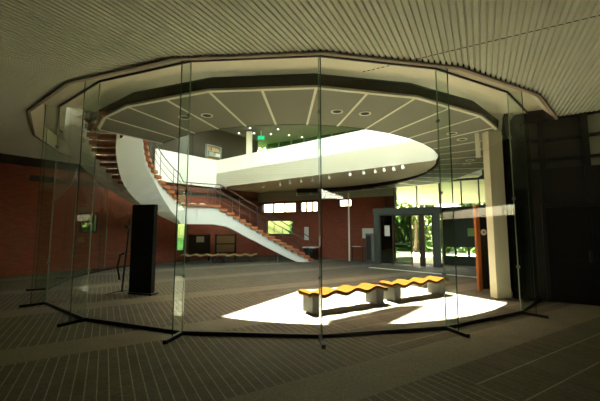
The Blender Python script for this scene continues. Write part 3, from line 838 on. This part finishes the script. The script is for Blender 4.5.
# ------------------------------------------------------------------ small things along the back wall
def on_B(px, z): q = Bp(sx(px), .0); return Vector((q.x, q.y, z))
def poster(px, w, z0, z1, mat, label, name='poster'):
    q = Bp(sx(px), .012)
    return tag(MB().obox(q, BD, -w/2, w/2, -.006, .006, z0, z1).build(name, mat), label, 'poster')
poster(306.5, .30, 1.02, 1.80, M['paper'], 'tall narrow white notice on the brick wall above the stair foot')
poster(367.5, .62, 1.18, 1.72, M['paper'], 'wide pale poster on the brick wall left of the entrance lobby')
q = Bp(sx(355), .9)
tag(MB().tube([(q.x, q.y, 0), (q.x, q.y, 3.6)], .045).build('slim_post', M['cream']), 'slim cream post before the brick wall left of the poster', 'post')
q = Bp(sx(318), .9)
cb = thing('low_counter', (q.x, q.y, 0), 'low dark counter with a white top near the stair foot', 'counter')
MB().obox(q, BD, -.35, .35, -.2, .2, 0, .62).build('body', M['darkwall'], cb); MB().obox(q, BD, -.4, .4, -.24, .24, .62, .68).build('top', M['paper'], cb)
q = Bp(sx(361), .6)
tb_ = thing('small_table', (q.x, q.y, 0), 'small dark table with papers against the brick wall beside the lobby', 'table')
MB().obox(q, BD, -.4, .4, -.25, .25, .70, .74).build('tabletop', M['darkbrown'], tb_)
for a in (-.36, .36):
    for b in (-.21, .21): MB().obox(q+BD*a+BN*b, BD, -.025, .025, -.025, .025, 0, .70).build('leg', M['darkbrown'], tb_)
tag(MB().obox(q, BD, -.25, .15, -.15, .15, .741, .77).build('paper_stack', M['paper']), 'white stack of papers on the small dark table', 'papers')
q = Bp(sx(373), .6)
cbn = thing('dark_cabinet', (q.x, q.y, 0), 'upright dark cabinet against the side of the entrance lobby', 'cabinet')
MB().obox(q, BD, -.16, .16, -.2, .2, 0, 1.45).build('body', M['steelgrey'], cbn); MB().obox(q, BD, -.13, .13, -.215, -.2, .1, 1.35).build('door', M['darkwall'], cbn)

# ------------------------------------------------------------------ trees and hedge outside
def tree(x, y, h, r, mat, label, n=420, zc=None, size=.42, flat=.8):
    t = thing('tree', (x, y, -.22), label, 'tree', 'trees outside the hall')
    tr_ = MB(); top = h-r*.9
    rings = []
    for q in range(5):
        f_ = q/4; rr = .16*(1-.6*f_)
        rings.append([Vector((x+.1*math.sin(3*f_)+rr*math.cos(2*PI*k/8), y+rr*math.sin(2*PI*k/8), -.22+f_*(top+.3))) for k in range(8)])
    tr_.loft(rings).build('trunk', M['bark'], t)
    mb = MB(); rng = random.Random(int(x*100+y*10))
    lobes = [(Vector((x, y, h-r*flat)), r)]+[(Vector((x+rng.uniform(-.7, .7)*r, y+rng.uniform(-.7, .7)*r, h-r*flat+rng.uniform(-.5, .5)*r)), r*.55) for _ in range(6)]
    for q in range(n):
        c, rr = lobes[rng.randrange(len(lobes))]
        v_ = Vector((rng.gauss(0, 1), rng.gauss(0, 1), rng.gauss(0, 1))).normalized()*rr*rng.uniform(.6, 1)**.5
        p = c+Vector((v_.x, v_.y, v_.z*flat))
        u = Vector((rng.gauss(0, 1), rng.gauss(0, 1), rng.gauss(0, 1))).normalized(); w = u.orthogonal().normalized()*size*.5; u = u*size
        vs = [mb.bm.verts.new(p+a) for a in (-u*.5, w*.5, u*.5, -w*.5)]
        mb.bm.faces.new(vs)
    mb.build('crown', mat, t)
spots = [(-10.5, 30, 9.3, 2.5, 'leaf2', 'dark tree far outside behind the corner of the upper parapet'),
         (-3.9, 29.5, 9.6, 2.5, 'leaf1', 'light green tree seen through upper glazing behind the exit sign'),
         (2.7, 28.5, 9.6, 2.5, 'leaf2', 'dark green tree seen through upper glazing above the middle of the parapet'),
         (9.2, 29.5, 9.4, 2.5, 'leaf1', 'light green tree outside behind the brick wall end'),
         (8.6, 24.6, 4.6, 1.5, 'leaf1', 'low light green tree outside above the entrance lobby'),
         (12.6, 22.4, 4.2, 1.5, 'leaf2', 'low dark tree outside right of the entrance lobby'),
         (16.4, 19.6, 4.6, 1.5, 'leaf1', 'low light tree outside behind the orange post'),
         (-14.3, 22.2, 3.7, 2.0, 'leaf1', 'low round tree on the lawn beyond the small square side window')]
for x, y, h, r, mt, lab in spots: tree(x, y, h, r, M[mt], lab, n=900, size=.5)
hd = MB(); rng = random.Random(3)
for q in range(7500):
    s_ = rng.uniform(-3, 20); o_ = rng.uniform(8.5, 9.8); z = rng.uniform(-.2, 2.9)
    p2 = B0+BD*s_-BN*o_; p = Vector((p2.x, p2.y, z+.25*math.sin(s_*1.7)))
    u = Vector((rng.gauss(0, 1), rng.gauss(0, 1), rng.gauss(0, 1))).normalized(); w = u.orthogonal().normalized()*.18; u = u*.36
    hd.bm.faces.new([hd.bm.verts.new(p+a) for a in (-u*.5, w, u*.5, -w)])
tag(hd.build('hedge', M['leaf1']), 'leafy green hedge outside beyond the pale forecourt', 'hedge', kind='stuff')

# ------------------------------------------------------------------ light
w = bpy.data.worlds.new('World'); S.world = w; w.use_nodes = True
nt = w.node_tree; nt.nodes.clear()
ow = nt.nodes.new('ShaderNodeOutputWorld'); bg = nt.nodes.new('ShaderNodeBackground'); sk = nt.nodes.new('ShaderNodeTexSky')
sk.sky_type = 'NISHITA'; sk.sun_disc = False; sk.sun_elevation = R(63); sk.sun_rotation = R(-30); sk.air_density = 1.0; sk.dust_density = 2.0
tn = nt.nodes.new('ShaderNodeMix'); tn.data_type = 'RGBA'; tn.blend_type = 'MULTIPLY'; tn.inputs[0].default_value = 1
tn.inputs[7].default_value = (1.35, .97, .72, 1)
nt.links.new(sk.outputs[0], tn.inputs[6]); nt.links.new(tn.outputs[2], bg.inputs[0]); bg.inputs[1].default_value = 3.3
nt.links.new(bg.outputs[0], ow.inputs[0])
sun = bpy.data.lights.new('sun', 'SUN'); sun.energy = 250; sun.angle = R(.6); sun.color = (1, .97, .86)
so = bpy.data.objects.new('sun', sun); COL.objects.link(so)
so.rotation_euler = Vector((-.244, .432, 1)).to_track_quat('Z', 'Y').to_euler(); so.location = (-5, 10, 20)

# ------------------------------------------------------------------ camera
cam = bpy.data.cameras.new('camera'); co = bpy.data.objects.new('camera', cam); COL.objects.link(co)
cam.sensor_width = 36; cam.sensor_fit = 'HORIZONTAL'; cam.lens = F_/600*36; cam.shift_y = -(200.5-PY)/600
co.location = (0, 0, EYE); co.rotation_euler = (PI/2+TH_, 0, 0); cam.clip_start = .05; cam.clip_end = 300
S.camera = co
S.view_settings.view_transform = 'Standard'; S.view_settings.look = 'None'; S.view_settings.gamma = 1
S.view_settings.use_curve_mapping = False
S.view_settings.exposure = 0.4
S.cycles.transparent_max_bounces = 24
S.cycles.max_bounces = 10; S.cycles.diffuse_bounces = 6
